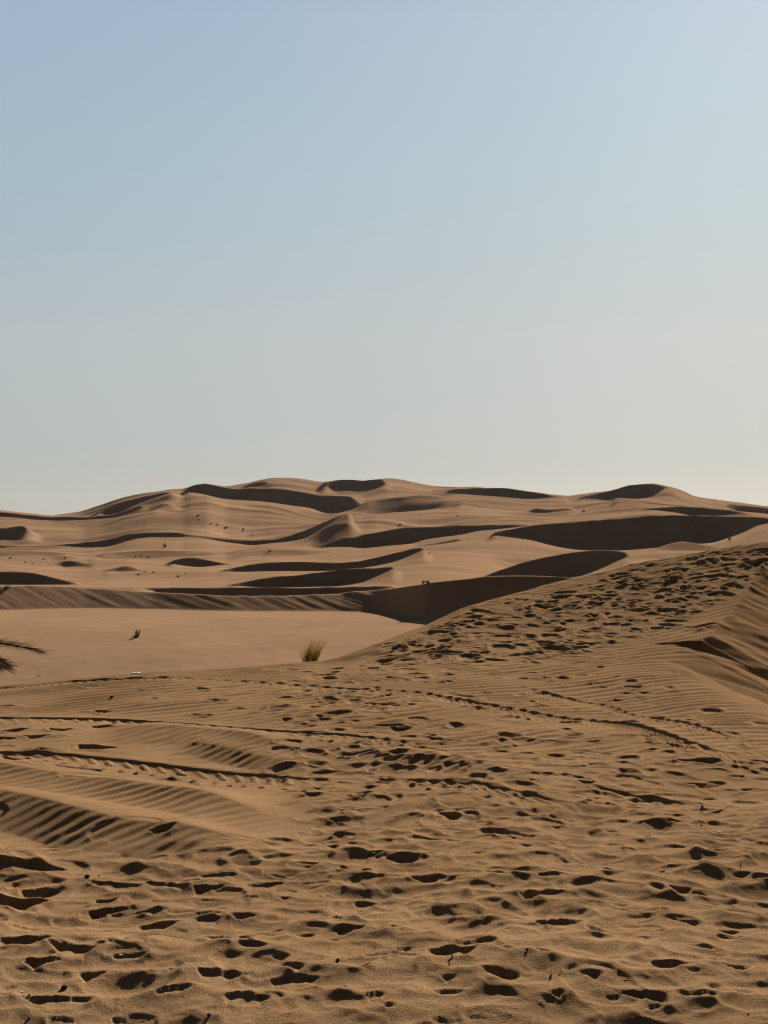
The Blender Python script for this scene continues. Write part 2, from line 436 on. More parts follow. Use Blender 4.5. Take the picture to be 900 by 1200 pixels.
def add_ridge(pts, h, near_len, far_len, stroke=0):
    P = path(pts)
    rs = band_window(P, 1.0)
    X, Y = XN[rs, CS], YN[rs, CS]
    yl = np.interp(X, P[:, 0], P[:, 1])
    d = yl - Y + .03 * perlin(X / .5, Y / 3, 60)                   # towards the viewer
    ends = sstep(P[0, 0] - .3, P[0, 0] + .2, X) * sstep(P[-1, 0] + .1, P[-1, 0] - .7, X)
    up = np.where(d > 0, np.clip(1 - d / near_len, 0, 1) ** 1.1, np.exp(-(d / far_len) ** 2))
    hh = h * (1 + .25 * perlin(X / .6, Y * 0, 61))
    Z[rs, CS] += ends * up * hh
    if stroke:
        mk = np.where(d > 0, sstep(0, .08, d) * sstep(near_len * 1.5, near_len * .6, d), 0)
        Z[rs, CS] += ends * mk * stroke * ripple(X, Y, 52, .10, 62)


add_ridge([(-330, 900), (-140, 914), (0, 918), (60, 924), (100, 928), (170, 935), (225, 942), (260, 947), (300, 955), (350, 966)], .112, .48, .5, .0145)
add_ridge([(-330, 934), (-140, 945), (0, 953), (30, 957), (80, 968), (130, 975), (180, 979), (225, 983), (270, 988), (345, 996)], .112, .46, .5, .0145)
add_ridge([(150, 862), (200, 860), (240, 863), (300, 872), (340, 880), (380, 884)], .08, .5, .5, .014)
add_ridge([(225, 874), (270, 882), (330, 893), (400, 903)], .05, .3, .25, .012)
add_ridge([(-60, 1010), (0, 1014), (40, 1015), (95, 1020)], .09, .2, .2, .01)
add_ridge([(450, 890), (500, 893), (550, 902), (620, 915), (660, 926)], .07, .4, .3, .014)


def add_track(pts, half, depth, lug, period, fade=(0, 0)):
    P = path(pts)
    rs = band_window(P, 1.0)
    X, Y = XN[rs, CS], YN[rs, CS]
    o = np.argsort(P[:, 0])
    yl = np.interp(X, P[o, 0], P[o, 1]) + .03 * perlin(X / .9, Y * 0, 70)
    sl_ = np.gradient(P[o, 1]) / np.maximum(np.gradient(P[o, 0]), 1e-3)
    cph = 1 / np.sqrt(1 + np.interp(X, P[o, 0], box(sl_[:, None], 1, 0)[:, 0]) ** 2)
    v = (Y - yl) * cph / half
    ends = sstep(P[:, 0].min(), P[:, 0].min() + .5, X) * sstep(P[:, 0].max(), P[:, 0].max() - .5, X)
    w = ends * (.65 + .5 * perlin(X / 1.1, Y / 3, 71))
    wall_ = depth / .72 / half                                    # far wall at the angle of repose, floor rising gently to the near edge
    prof = -depth * np.clip((1 - v) / wall_, 0, 1) * sstep(-1.25, .3, v) * (v < 1)
    prof = prof + depth * .45 * np.exp(-((v - 1.2) / .35) ** 2) * (v > 1) + depth * .45 * math.exp(-(.2 / .35) ** 2) * sstep(1 - wall_, 1, v) * (v <= 1)
    ph = X / cph / period + np.abs(v + .2) * .6 + .5 * perlin(X / .5, Y / .5, 73)
    f = ph - np.floor(ph)
    tread = np.where((v < .75) & (v > -1), np.where(f < .55, np.sin(f / .55 * math.pi), 0) - .3, 0) * (np.abs(v + .15) > .1)
    old = Z[rs, CS]
    inside = (np.abs(v) < 1) * w
    smooth = box(box(box(old, 16, 0), 14, 1), 14, 1)
    new = old * (1 - .75 * np.clip(inside, 0, 1)) + smooth * .75 * np.clip(inside, 0, 1)
    Z[rs, CS] = new + w * (prof + lug * tread * (1 + .4 * perlin(X / .15, Y / .15, 72)))


add_track([(-420, 818), (-120, 812), (0, 806), (40, 803.5), (80, 800), (130, 799), (225, 798), (300, 801), (370, 805), (425, 809), (450, 813), (500, 818), (560, 829), (650, 842), (700, 850), (760, 863), (800, 874), (850, 890), (920, 901)], .14, .017, .018, .115)
add_track([(590, 804), (675, 819), (720, 828), (750, 839), (800, 853), (850, 864), (930, 880)], .11, .014, .016, .115)
add_track([(-420, 836), (-120, 840), (0, 843), (60, 843), (150, 846), (225, 852), (300, 858), (350, 863), (400, 868), (450, 876), (480, 881), (540, 892)], .18, .018, .016, .115)
add_track([(-420, 884), (-120, 890), (0, 894), (75, 894), (150, 897), (225, 902), (300, 908), (350, 914), (400, 921)], .20, .021, .020, .115)
add_track([(425, 917), (470, 922), (520, 928), (570, 935), (600, 941), (660, 950), (720, 956)], .16, .021, .022, .115)
add_track([(660, 926), (740, 936), (800, 943), (900, 952)], .12, .017, .014, .115)
add_track([(780, 968), (840, 980), (930, 992)], .10, .016, .014, .115)

# ------------------------------------------------------------------ footprints (picture position, width, height of the opening)
PR = """12 829 28 6|100 809 30 4|120 837 25 9|108 847 16 4|165 828 16 5|183 823 18 6|175 812 14 4|186 807 14 3|132 857 50 7|75 863 32 8|16 864 38 9|45 873 38 10|50 891 30 13|12 877 28 13|33 903 18 7|37 917 22 10|10 909 24 10|115 882 44 9
238 809 22 5|335 818 28 4|251 826 18 6|277 831 20 5|243 837 34 5|326 830 28 9|384 825 20 6|438 831 26 13|380 842 20 7|399 850 16 8|322 865 24 7|357 867 24 6|425 877 16 8|413 886 12 5|375 899 26 4|374 924 20 6|368 933 26 9|420 940 30 8|412 956 30 9|395 964 20 5|391 785 24 3|360 789 20 4|440 808 14 4|415 814 12 4|440 820 10 3|355 976 14 4|405 985 30 8
472 860 30 16|502 868 34 10|467 895 26 8|573 874 26 11|528 793 18 4|575 792 22 3|590 797 12 4|633 798 16 5|608 796 20 3|662 804 12 3|530 805 20 8|528 816 12 3|618 823 18 5|638 829 18 6|555 825 16 4|595 834 30 5|560 836 24 9|453 818 12 4|665 850 28 10|650 872 22 9|672 890 12 8|640 915 30 5|660 915 16 5|625 924 14 4|593 902 14 3|608 944 16 6|530 964 28 12|650 971 34 12|623 789 14 3|495 786 12 2
692 801 14 4|720 795 12 3|740 806 24 6|726 818 18 4|733 822 12 3|783 843 34 10|797 855 24 5|750 855 26 6|768 865 20 4|678 852 14 8|738 868 24 7|762 876 16 6|795 880 36 12|815 897 60 8|682 890 14 8|682 905 14 5|780 900 20 4|815 923 30 13|686 923 22 8|697 937 28 4|697 943 28 6|745 937 22 5|765 944 12 6|835 950 24 5|787 968 36 11|692 964 20 6|750 988 24 6
40 1025 90 18|20 1010 28 5|50 1047 44 12|25 1063 70 17|130 1071 50 16|175 1072 50 7|125 1054 28 8|35 1095 70 10|190 1090 48 12|30 1117 60 12|90 1124 60 13|128 1118 20 8|150 1114 46 7|48 1143 50 19|110 1152 36 16|150 1130 45 8|200 1174 52 9|210 1150 30 6|70 1180 80 9|140 1038 60 6|200 1038 70 8
185 988 34 9|250 1047 42 13|268 1021 30 5|260 1030 45 5|312 1041 50 10|328 1048 14 7|330 1033 20 6|364 1025 38 11|387 1001 20 8|362 992 22 5|440 1018 28 14|404 1028 12 6|430 1034 20 7|387 1055 12 6|394 1065 12 8|297 1057 18 5|337 1060 20 9|430 1061 30 6|425 1070 22 8|428 1078 20 8|256 1070 30 6|242 1085 36 9|285 1081 42 9|368 1090 30 12|318 1102 40 10|270 1113 60 14|356 1106 26 8|390 1113 16 5|403 1112 10 4|415 1103 40 7|300 1124 50 8|330 1136 28 6|345 1150 34 12|350 1160 60 8|438 1140 26 5|425 1155 26 9|265 1157 60 12|365 1175 30 8|400 1180 20 10|440 1188 30 10|290 1184 54 12|445 1107 14 8
470 1020 50 13|555 1014 40 6|598 994 20 8|612 1003 28 9|635 1022 14 6|495 1042 34 7|528 1045 36 10|585 1038 44 7|610 1039 26 10|588 1051 16 4|645 1044 30 7|500 1056 24 4|483 1070 18 6|635 1067 62 16|565 1101 54 14|655 1102 56 12|595 1114 18 7|460 1107 22 8|475 1133 24 8|455 1138 40 6|560 1128 50 5|530 1138 62 16|598 1141 24 7|635 1142 30 7|585 1163 50 12|612 1174 18 5|525 1166 24 8|530 1182 48 10|460 1198 24 6|650 1186 30 8
736 1006 28 5|815 1023 34 13|773 1032 30 6|720 1036 32 10|685 1026 30 4|795 1058 32 16|822 1057 30 9|860 1067 30 5|710 1074 65 5|782 1078 24 6|755 1088 24 4|808 1091 34 12|853 1095 38 10|855 1107 40 8|752 1111 20 8|700 1104 26 6|830 1124 36 8|835 1140 20 5|700 1141 50 8|790 1148 56 12|812 1154 24 6|860 1147 40 9|690 1167 34 14|715 1183 24 7|750 1183 56 14|768 1193 26 7|820 1181 54 10|835 1169 20 6|870 1172 30 6|895 1132 20 6|897 1177 14 8|842 1008 30 5|870 1030 30 5
485 760 28 8|555 725 30 6|568 730 24 7|602 738 18 7|620 718 18 8|602 735 14 5|615 705 30 4|460 756 24 6|540 735 22 6|520 742 24 8|755 717 22 9|730 711 12 6|695 724 14 6|685 741 18 4|667 752 10 4|692 757 16 4|723 728 12 4|760 744 12 3|780 682 22 10|755 692 18 8|738 706 16 5|745 680 16 6|728 686 18 6|780 701 12 5|830 707 14 5|855 687 16 5|797 705 20 5|820 690 16 4|882 664 28 9|850 666 12 6|830 660 14 6|840 650 14 5|815 655 12 4|790 668 20 5|822 738 36 8|660 700 22 4|640 712 20 5|655 722 16 6|675 712 16 6|690 700 20 6|705 690 18 5|760 664 14 4|700 705 18 6|715 715 14 6|745 730 16 4"""
prints = [tuple(float(v) for v in p.split()) for line in PR.split('\n') for p in line.split('|')]
dense = []
for _ in range(120):                                # the well trodden flank of the dune on the right
    t = random.random()
    px = 460 + 440 * t ** .8
    lo = float(L(CR_P, px)) + 7
    hi = float(L([(460, 775), (560, 775), (700, 765), (780, 735), (840, 700), (900, 668)], px))
    if hi > lo + 2:
        py = lo + (hi - lo) * random.random() ** .85
        dense.append((px, py, random.uniform(13, 28), random.uniform(3, 7)))
for _ in range(70):
    dense.append((random.uniform(380, 780), random.uniform(778, 830), random.uniform(7, 15), random.uniform(2, 3.6)))
for _ in range(45):
    py = random.uniform(985, 1215)
    dense.append((random.uniform(-20, 920), py, random.uniform(24, 56), random.uniform(2, 5)))
for _ in range(40):
    dense.append((random.uniform(330, 900), random.uniform(860, 990), random.uniform(14, 28), random.uniform(2.5, 5)))
for _ in range(90):                                 # beyond the picture's edges
    sgn = random.choice((-1, 1))
    px = 450 + sgn * random.uniform(470, 580)
    py = random.uniform(815, 1250)
    k_ = (py - 600) / 400
    dense.append((px, py, random.uniform(20, 40) * k_, random.uniform(6, 12) * k_))

hole = np.zeros_like(Z)
rim = np.zeros_like(Z)


def add_print(px, py, w, h, k=1.0, seed=0):
    """a foot-hole broken into dry sand: flat faces meeting in creases, steep on the far side, a floor climbing back to the near side"""
    r_ = random.Random(seed)
    cx, cy = at(px, py - h * .5)
    a_ = min(w / 2 * cy / F * 1.15, .42)
    d = k * h * cy / F * r_.uniform(.38, .52)
    ln = max(d * r_.uniform(5, 8), a_ * r_.uniform(.6, 1.0))
    pad = ln * 1.4
    r0, r1 = np.searchsorted(rows_near, [cy - pad - a_, cy + 4 * d + a_ * .8])
    q0, q1 = np.searchsorted(U[CS], [(cx - a_ * 1.7) / cy, (cx + a_ * 1.7) / cy])
    if r1 - r0 < 2 or q1 - q0 < 2:
        return
    rs, cs = slice(r0, r1), slice(c0 + q0, c0 + q1)
    X, Y = XN[rs, cs], YN[rs, cs]
    dx, dy = X - cx, Y - cy
    wob = a_ * .10 * perlin(X / (a_ * .5) + seed * 3.1, Y / (a_ * .5), 90) + a_ * .04 * perlin(X / (a_ * .14), Y / (a_ * .14) + seed, 91)
    pa = r_.uniform(-.25, .25) + (0 if r_.random() < .6 else r_.uniform(-.25, .25))
    brk = r_.uniform(-.5, .5) * a_
    pb_ = r_.uniform(.0, .38)
    e_far = -(math.sin(pa) * dx + math.cos(pa) * dy) + wob
    e_far2 = -(math.sin(pa + pb_) * (dx - brk) + math.cos(pa + pb_) * dy) + wob     # the far edge is bent
    e_far3 = -(math.sin(pa - pb_) * (dx - brk) + math.cos(pa - pb_) * dy) + wob
    ta, tb = r_.uniform(.15, 1.0), r_.uniform(.15, 1.0)                                  # the sides run together towards the viewer
    e_l = math.cos(ta) * (dx + a_) + math.sin(ta) * dy + wob * .7
    e_r = -math.cos(tb) * (dx - a_) + math.sin(tb) * dy + wob * .7
    e_n = dy + ln + wob
    sl_l, sl_r = r_.uniform(.45, .85), r_.uniform(.35, .8)
    far = np.minimum(np.minimum(e_far, e_far2), e_far3)
    inside = np.minimum(np.minimum(far * .80, e_n * (d * 1.15 / ln)), np.minimum(e_l * sl_l, e_r * sl_r))
    pit = -np.clip(inside, 0, d)
    out = np.minimum(np.minimum(far, e_l), np.minimum(e_r, e_n))                         # negative outside
    lop = 1 + .7 * np.sin(np.arctan2(dy + ln * .4, dx) * r_.choice((1, 2)) + r_.uniform(0, 6.28))
    rm_ = .30 * d * lop * np.where(out < 0, np.exp(-(out / (1.5 * d + .008)) ** 2), np.exp(-out / (.5 * d + .004)))
    hole[rs, cs] = np.minimum(hole[rs, cs], pit)
    rim[rs, cs] = np.maximum(rim[rs, cs], rm_)


for i, p in enumerate(prints):
    add_print(*p, k=1.75 if p[1] < 770 and p[0] > 440 else 1.0, seed=i)
for i, p in enumerate(dense):
    add_print(*p, k=.95 if p[1] < 775 else .85, seed=1000 + i)
Z = Z * 1.0 + rim
bot = box(box(Z, 4, 0), 3, 1)                     # the fine relief fades inside the pits
ww = np.clip(-hole / .02, 0, 1)
Z = Z * (1 - .45 * ww) + bot * .45 * ww + hole
# join the sheets exactly
jw = sstep(34, 46, DN)
Z = Z * (1 - jw) + (Zf[0][None, :]) * jw
Z[-1] = Zf[0]
sidew = sstep(math.radians(30), math.radians(55), np.abs(THn))
Z = Z * (1 - sidew) + (Zf[0][None, :] * sstep(6, 46, DN) + (-.1 + .06 * perlin(XN / 1.1, YN / 1.1, 80)) * (1 - sstep(6, 46, DN))) * sidew


def grid_mesh(name, X, Y, Zz, cap=False):
    nr, nc = X.shape
    co = np.stack([X, Y, Zz], -1).reshape(-1, 3)
    i = np.arange(nr - 1)[:, None] * nc
    j = np.arange(nc)
    jn = (j + 1) % nc
    quads = np.stack([i + j, i + jn, i + nc + jn, i + nc + j], -1).reshape(-1, 4)[:, ::-1]
    loops = quads.reshape(-1)
    starts = np.arange(len(quads)) * 4
    if cap:
        c = len(co)
        co = np.vstack([co, [[0, 0, float(Zz[0].mean())]]])
        tri = np.stack([np.full(nc, c), jn, j], -1)
        starts = np.concatenate([starts, len(loops) + np.arange(nc) * 3])
        loops = np.concatenate([loops, tri.reshape(-1)])
    me = bpy.data.meshes.new(name)
    me.vertices.add(len(co))
    me.vertices.foreach_set('co', co.astype(np.float32).reshape(-1))
    me.loops.add(len(loops))
    me.loops.foreach_set('vertex_index', loops.astype(np.int32))
    me.polygons.add(len(starts))
    me.polygons.foreach_set('loop_start', starts.astype(np.int32))
    me.update(calc_edges=True)
    # faces look up
    if me.polygons[0].normal.z < 0:
        me.flip_normals()
    me.polygons.foreach_set('use_smooth', np.ones(len(starts), bool))
    me.validate()
    o = bpy.data.objects.new(name, me)
    col.objects.link(o)
    return o


ground = grid_mesh('ground', XN, YN, Z, cap=True)
dunes = grid_mesh('dunes', XF, YF, Zf)
for o in (ground, dunes):
    o['kind'] = 'structure'
ground['label'] = 'trampled brown sand with footprints, ripples and wheel tracks'
dunes['label'] = 'rolling sand dunes with dark slip faces behind a smooth basin'

# ------------------------------------------------------------------ materials


def mat(name):
    m_ = bpy.data.materials.new(name)
    m_.use_nodes = True
    n = m_.node_tree.nodes
    b = n['Principled BSDF']
    b.inputs['Roughness'].default_value = .95
    b.inputs['Specular IOR Level'].default_value = 0
    return m_, n, m_.node_tree.links, b


def noise(n, l, src, scale, detail=4, rough=.55):
    t = n.new('ShaderNodeTexNoise')
    t.inputs['Scale'].default_value = scale
    t.inputs['Detail'].default_value = detail
    t.inputs['Roughness'].default_value = rough
    l.new(src, t.inputs['Vector'])
    return t.outputs['Fac']


def ramp(n, l, fac, stops):
    r = n.new('ShaderNodeValToRGB')
    e = r.color_ramp.elements
    while len(e) < len(stops):
        e.new(.5)
    for s, (p, c) in zip(e, stops):
        s.position, s.color = p, (*c, 1)
    l.new(fac, r.inputs['Fac'])
    return r.outputs['Color']


def mix(n, l, fac, a_, b_, mode='MIX'):
    x = n.new('ShaderNodeMix')
    x.data_type, x.blend_type = 'RGBA', mode
    if isinstance(fac, float):
        x.inputs[0].default_value = fac
    else:
        l.new(fac, x.inputs[0])
    for v, i in ((a_, 6), (b_, 7)):
        if isinstance(v, tuple):
            x.inputs[i].default_value = (*v, 1)
        else:
            l.new(v, x.inputs[i])
    return x.outputs[2]


def sand(name, base, big, grain_scale, grain, bump):
    m_, n, l, b = mat(name)
    tc = n.new('ShaderNodeNewGeometry').outputs['Position']
    lo, hi = tuple(c * .88 for c in base), tuple(c * 1.12 for c in base)
    c = ramp(n, l, noise(n, l, tc, big, 5), [(.3, lo), (.7, hi)])
    g = noise(n, l, tc, grain_scale, 3, .7)
    c = mix(n, l, 1.0, c, ramp(n, l, g, [(.25, (1 - grain,) * 3), (.75, (1 + grain,) * 3)]), 'MULTIPLY')
    if grain_scale > 50:
        d = noise(n, l, tc, 900, 1)
        c = mix(n, l, ramp(n, l, d, [(.66, (0, 0, 0)), (.72, (.75,) * 3)]), c, tuple(v * .35 for v in base))
    if grain_scale > 50:
        c = mix(n, l, 1.0, c, ramp(n, l, noise(n, l, tc, 70, 4, .75), [(.28, (.78,) * 3), (.72, (1.2,) * 3)]), 'MULTIPLY')
        c = mix(n, l, 1.0, c, ramp(n, l, noise(n, l, tc, 3.5, 5, .6), [(.3, (.90, .89, .87)), (.7, (1.08, 1.08, 1.09))]), 'MULTIPLY')
        d2 = noise(n, l, tc, 120, 1)
        c = mix(n, l, ramp(n, l, d2, [(.70, (0, 0, 0)), (.74, (.6,) * 3)]), c, tuple(v * .3 for v in base))
    else:
        c = mix(n, l, 1.0, c, ramp(n, l, noise(n, l, tc, .35, 5, .6), [(.3, (.93, .92, .91)), (.7, (1.06, 1.06, 1.07))]), 'MULTIPLY')
    l.new(c, b.inputs['Base Color'])
    bp = n.new('ShaderNodeBump')
    bp.inputs['Distance'].default_value = bump
    bp.inputs['Strength'].default_value = .8
    l.new(noise(n, l, tc, grain_scale * .8, 4, .65), bp.inputs['Height'])
    l.new(bp.outputs['Normal'], b.inputs['Normal'])
    return m_


ground.data.materials.append(sand('sand', (.290, .173, .088), .5, 160, .18, .009))
dunes.data.materials.append(sand('dune_sand', (.325, .197, .113), .03, 1.2, .05, .03))


def plain(name, c, var=.3, scale=30):
    m_, n, l, b = mat(name)
    tc = n.new('ShaderNodeNewGeometry').outputs['Position']
    l.new(ramp(n, l, noise(n, l, tc, scale, 3), [(.3, tuple(v * (1 - var) for v in c)), (.7, tuple(v * (1 + var) for v in c))]), b.inputs['Base Color'])
    return m_


def leaf(name, c, thru=.45):
    m_ = plain(name, c)
    n, l = m_.node_tree.nodes, m_.node_tree.links
    t, x = n.new('ShaderNodeBsdfTranslucent'), n.new('ShaderNodeMixShader')
    t.inputs['Color'].default_value = (*[v * 1.3 for v in c], 1)
    x.inputs[0].default_value = thru
    l.new(n['Principled BSDF'].outputs[0], x.inputs[1])
    l.new(t.outputs[0], x.inputs[2])
    l.new(x.outputs[0], n['Material Output'].inputs['Surface'])
    return m_


M = dict(green=leaf('grass_green', (.35, .285, .095), .55), straw=leaf('grass_straw', (.48, .36, .17), .5), dark=plain('dry_brown', (.05, .037, .022)),
         shrub=plain('shrub_leaf', (.06, .055, .03)), grey=plain('grey_twigs', (.20, .17, .13)), palm=leaf('palm_leaf', (.12, .072, .045), .4),
         rachis=plain('palm_rib', (.22, .09, .05)), trunk=plain('palm_trunk', (.12, .08, .05), .4, 12), white=plain('pale_scrap', (.75, .72, .66), .08),
         pellet=plain('dark_pellet', (.06, .042, .028)), twig=plain('twig_bark', (.045, .03, .022)))

# ------------------------------------------------------------------ small things


def height_hit(px, py):
    """point of the finished terrain at a picture position, and its depth"""
    k = int(np.argmin(np.abs(PXC - px) + (np.abs(theta) > TMAX) * 1e6))
    D = np.concatenate([rows_near, rows_far[1:]])
    z = np.concatenate([Z[:, k], Zf[1:, k]])
    e = 600 - F * (z - EYE) / D
    i = int(np.argmax(e <= py))
    if e[i] > py:
        i = int(np.argmin(e))
    y = D[i]
    return np.array([(px - 450) / F * y, y, z[i]])


def spot(px, D):
    k = int(np.argmin(np.abs(PXC - px) + (np.abs(theta) > TMAX) * 1e6))
    z = float(np.interp(D, np.concatenate([rows_near, rows_far[1:]]), np.concatenate([Z[:, k], Zf[1:, k]])))
    return np.array([(px - 450) / F * D, D, z])


def link(name, V, Fc, material, parent=None, smooth=False):
    me = bpy.data.meshes.new(name)
    me.from_pydata([tuple(v) for v in V], [], Fc)
    me.materials.append(material)
    if smooth:
        me.polygons.foreach_set('use_smooth', [True] * len(me.polygons))
    me.update()
    o = bpy.data.objects.new(name, me)
    col.objects.link(o)
    o.parent = parent
    return o


def tag(o, label, cat, group=None):
    o['label'], o['category'] = label, cat
    if group:
        o['group'] = group
    return o


def blade(V, Fc, p, d, up, length, width, droop, n=5):
    """a tapering folded leaf: three-sided so that it has thickness"""
    p, d = np.array(p, float), np.array(d, float)
    d /= np.linalg.norm(d)
    base = len(V)
    for i in range(n + 1):
        t = i / n
        side = np.cross(d, up)
        side /= max(np.linalg.norm(side), 1e-6)
        nn = np.cross(side, d)
        w = width * (1 - t) ** .7 * (.6 + .8 * t if t < .4 else 1) / 2 + 1e-4
        V += [p + side * w, p - side * w, p + nn * w * .6]
        p = p + d * length / n
        d = d + np.array((0, 0, -droop / n))
        d /= np.linalg.norm(d)
    for i in range(n):
        a_ = base + i * 3
        for j in range(3):
            k = (j + 1) % 3
            Fc.append((a_ + j, a_ + k, a_ + 3 + k, a_ + 3 + j))


def tuft(name, parent, material, n, hgt, spread, width, lean=(0, 0), droop=.5, r0=.1, seed=1):
    r_ = random.Random(seed)
    V, Fc = [], []
    for _ in range(n):
        an, rad = r_.uniform(0, 6.283), r0 * math.sqrt(r_.random())
        tilt = spread * r_.random()
        d = (math.cos(an) * tilt + lean[0], math.sin(an) * tilt + lean[1], 1)
        blade(V, Fc, (math.cos(an) * rad, math.sin(an) * rad, -.02), d, np.array((math.sin(an), -math.cos(an), .1)), hgt * r_.uniform(.5, 1.05), width * r_.uniform(.7, 1.3), droop * r_.uniform(.2, 1.2))
    return link(name, V, Fc, material, parent)


def empty(name, loc):
    o = bpy.data.objects.new(name, None)
    col.objects.link(o)
    o.location = loc
    o.empty_display_size = .1
    return o


# grass clump at the foot of the right-hand dune
p = spot(363, 55.6)
g = empty('grass_tuft', p)
tag(g, 'tall green and straw grass tuft standing in the smooth basin by the dune edge', 'grass tuft')
tuft('green_blades', g, M['green'], 220, 1.15, .24, .014, (.32, 0), .35, .20, 2)
b2 = tuft('straw_blades', g, M['straw'], 170, .95, .42, .013, (.02, 0), .5, .26, 3)
b3 = tuft('dry_base', g, M['straw'], 60, .30, .8, .014, (0, 0), .6, .2, 4)

# dark dry plant out on the basin floor
p = height_hit(160, 747)
g = empty('dry_shrub', p)
tag(g, 'small dark shrub with spiky leaves alone on the smooth basin floor', 'shrub')
tuft('upright_leaves', g, M['dark'], 34, .42, .30, .028, (.14, 0), .3, .06, 5)
tuft('side_leaves', g, M['dark'], 14, .27, .25, .024, (-1.1, 0), .2, .05, 6)
tuft('ground_leaves', g, M['shrub'], 20, .18, 1.6, .024, (.3, 0), .5, .08, 7)


# young palm whose dry fronds reach in at the left edge
def frond(parent, name, az, el, length, droop, nleaf, leaf, seed, roll=0):
    r_ = random.Random(seed)
    d = np.array((math.cos(az) * math.cos(el), math.sin(az) * math.cos(el), math.sin(el)))
    p_ = np.array((0, 0, 0.0))
    V, Fc, LV, LF = [], [], [], []
    n = 22
    pts, dirs = [], []
    for i in range(n + 1):
        pts.append(p_.copy())
        dirs.append(d.copy())
        p_ = p_ + d * length / n
        d = d + np.array((0, 0, -droop / n))
        d /= np.linalg.norm(d)
    for i, (q_, d_) in enumerate(zip(pts, dirs)):
        side = np.cross(d_, (0, 0, 1)); side /= np.linalg.norm(side)
        up = np.cross(side, d_)
        w = .020 * (1 - i / n) + .004
        V += [q_ + side * w, q_ + up * w, q_ - side * w, q_ - up * w * .7]
        if i:
            a_ = (i - 1) * 4
            Fc += [(a_ + j, a_ + (j + 1) % 4, a_ + 4 + (j + 1) % 4, a_ + 4 + j) for j in range(4)]
    for k in range(nleaf):
        t = .22 + .78 * k / nleaf
        f_ = t * n
        i = min(int(f_), n - 1)
        q_ = pts[i] + (pts[i + 1] - pts[i]) * (f_ - i)
        d_ = dirs[i]
        side = np.cross(d_, (0, 0, 1)); side /= np.linalg.norm(side)
        up = np.cross(side, d_)
        for sg in (-1, 1):
            dd = d_ * r_.uniform(.7, 1.1) + side * sg * r_.uniform(.5, .9) + up * r_.uniform(-.25, .55)
            blade(LV, LF, q_, dd, up, leaf * (1.1 - .6 * t) * r_.uniform(.7, 1.15), .022, r_.uniform(0, .5), 4)
    fr = link(name, V, Fc, M['rachis'], parent)
    link('leaflets', LV, LF, M['palm'], fr)
    return fr


px_, D_ = -62, 30.0
zf_ = float(np.interp(D_, rows_near, Z[:, int(np.argmin(np.abs(PXC - px_) + (np.abs(theta) > TMAX) * 1e6))]))
pal = empty('palm_tree', ((px_ - 450) / F * D_, D_, zf_))
tag(pal, 'young palm with dry brown fronds reaching in at the left edge', 'palm tree')
top = EYE - (752 - 600) / F * D_ - zf_
V, Fc = [], []
for i in range(15):
    h_ = (top + .05) * i / 14
    r0 = .17 - .05 * i / 14 + (.02 if i % 2 else 0)
    for j in range(12):
        V.append((r0 * math.cos(j * math.pi / 6) + .02 * math.sin(h_), r0 * math.sin(j * math.pi / 6), h_ - .05))
for i in range(14):
    for j in range(12):
        Fc.append((i * 12 + j, i * 12 + (j + 1) % 12, i * 12 + 12 + (j + 1) % 12, i * 12 + 12 + j))
Fc.append(tuple(range(14 * 12, 15 * 12)))
link('trunk', V, Fc, M['trunk'], pal, True)
for az, el, ln, dr in ((-.05, .12, 1.95, .42), (-.5, -.02, 1.6, .55), (1.2, .2, 1.6, .6), (2.1, .5, 2.0, .9), (1.7, .7, 2.0, 1.0), (2.5, .6, 1.9, .9), (3.3, .4, 2.0, 1.0), (4.2, .5, 1.9, .9), (4.9, .3, 1.7, 1.0), (-.12, -.11, 1.40, .45)):
    fr = frond(pal, 'frond', az, el, ln, dr, 100, .56, int(az * 100) + 7)
    fr.location = (0, 0, top - .05)

# grey bush on the crest of the wall at the left edge
p = height_hit(3, 691)
g = empty('grey_bush', p)
tag(g, 'pale grey bush at the left edge on top of the raked sand wall', 'bush')
tuft('twigs', g, M['grey'], 90, .42, 1.5, .016, (0, 0), .5, .28, 8)
tuft('dark_leaves', g, M['shrub'], 60, .26, 1.5, .03, (0, 0), .6, .30, 9)

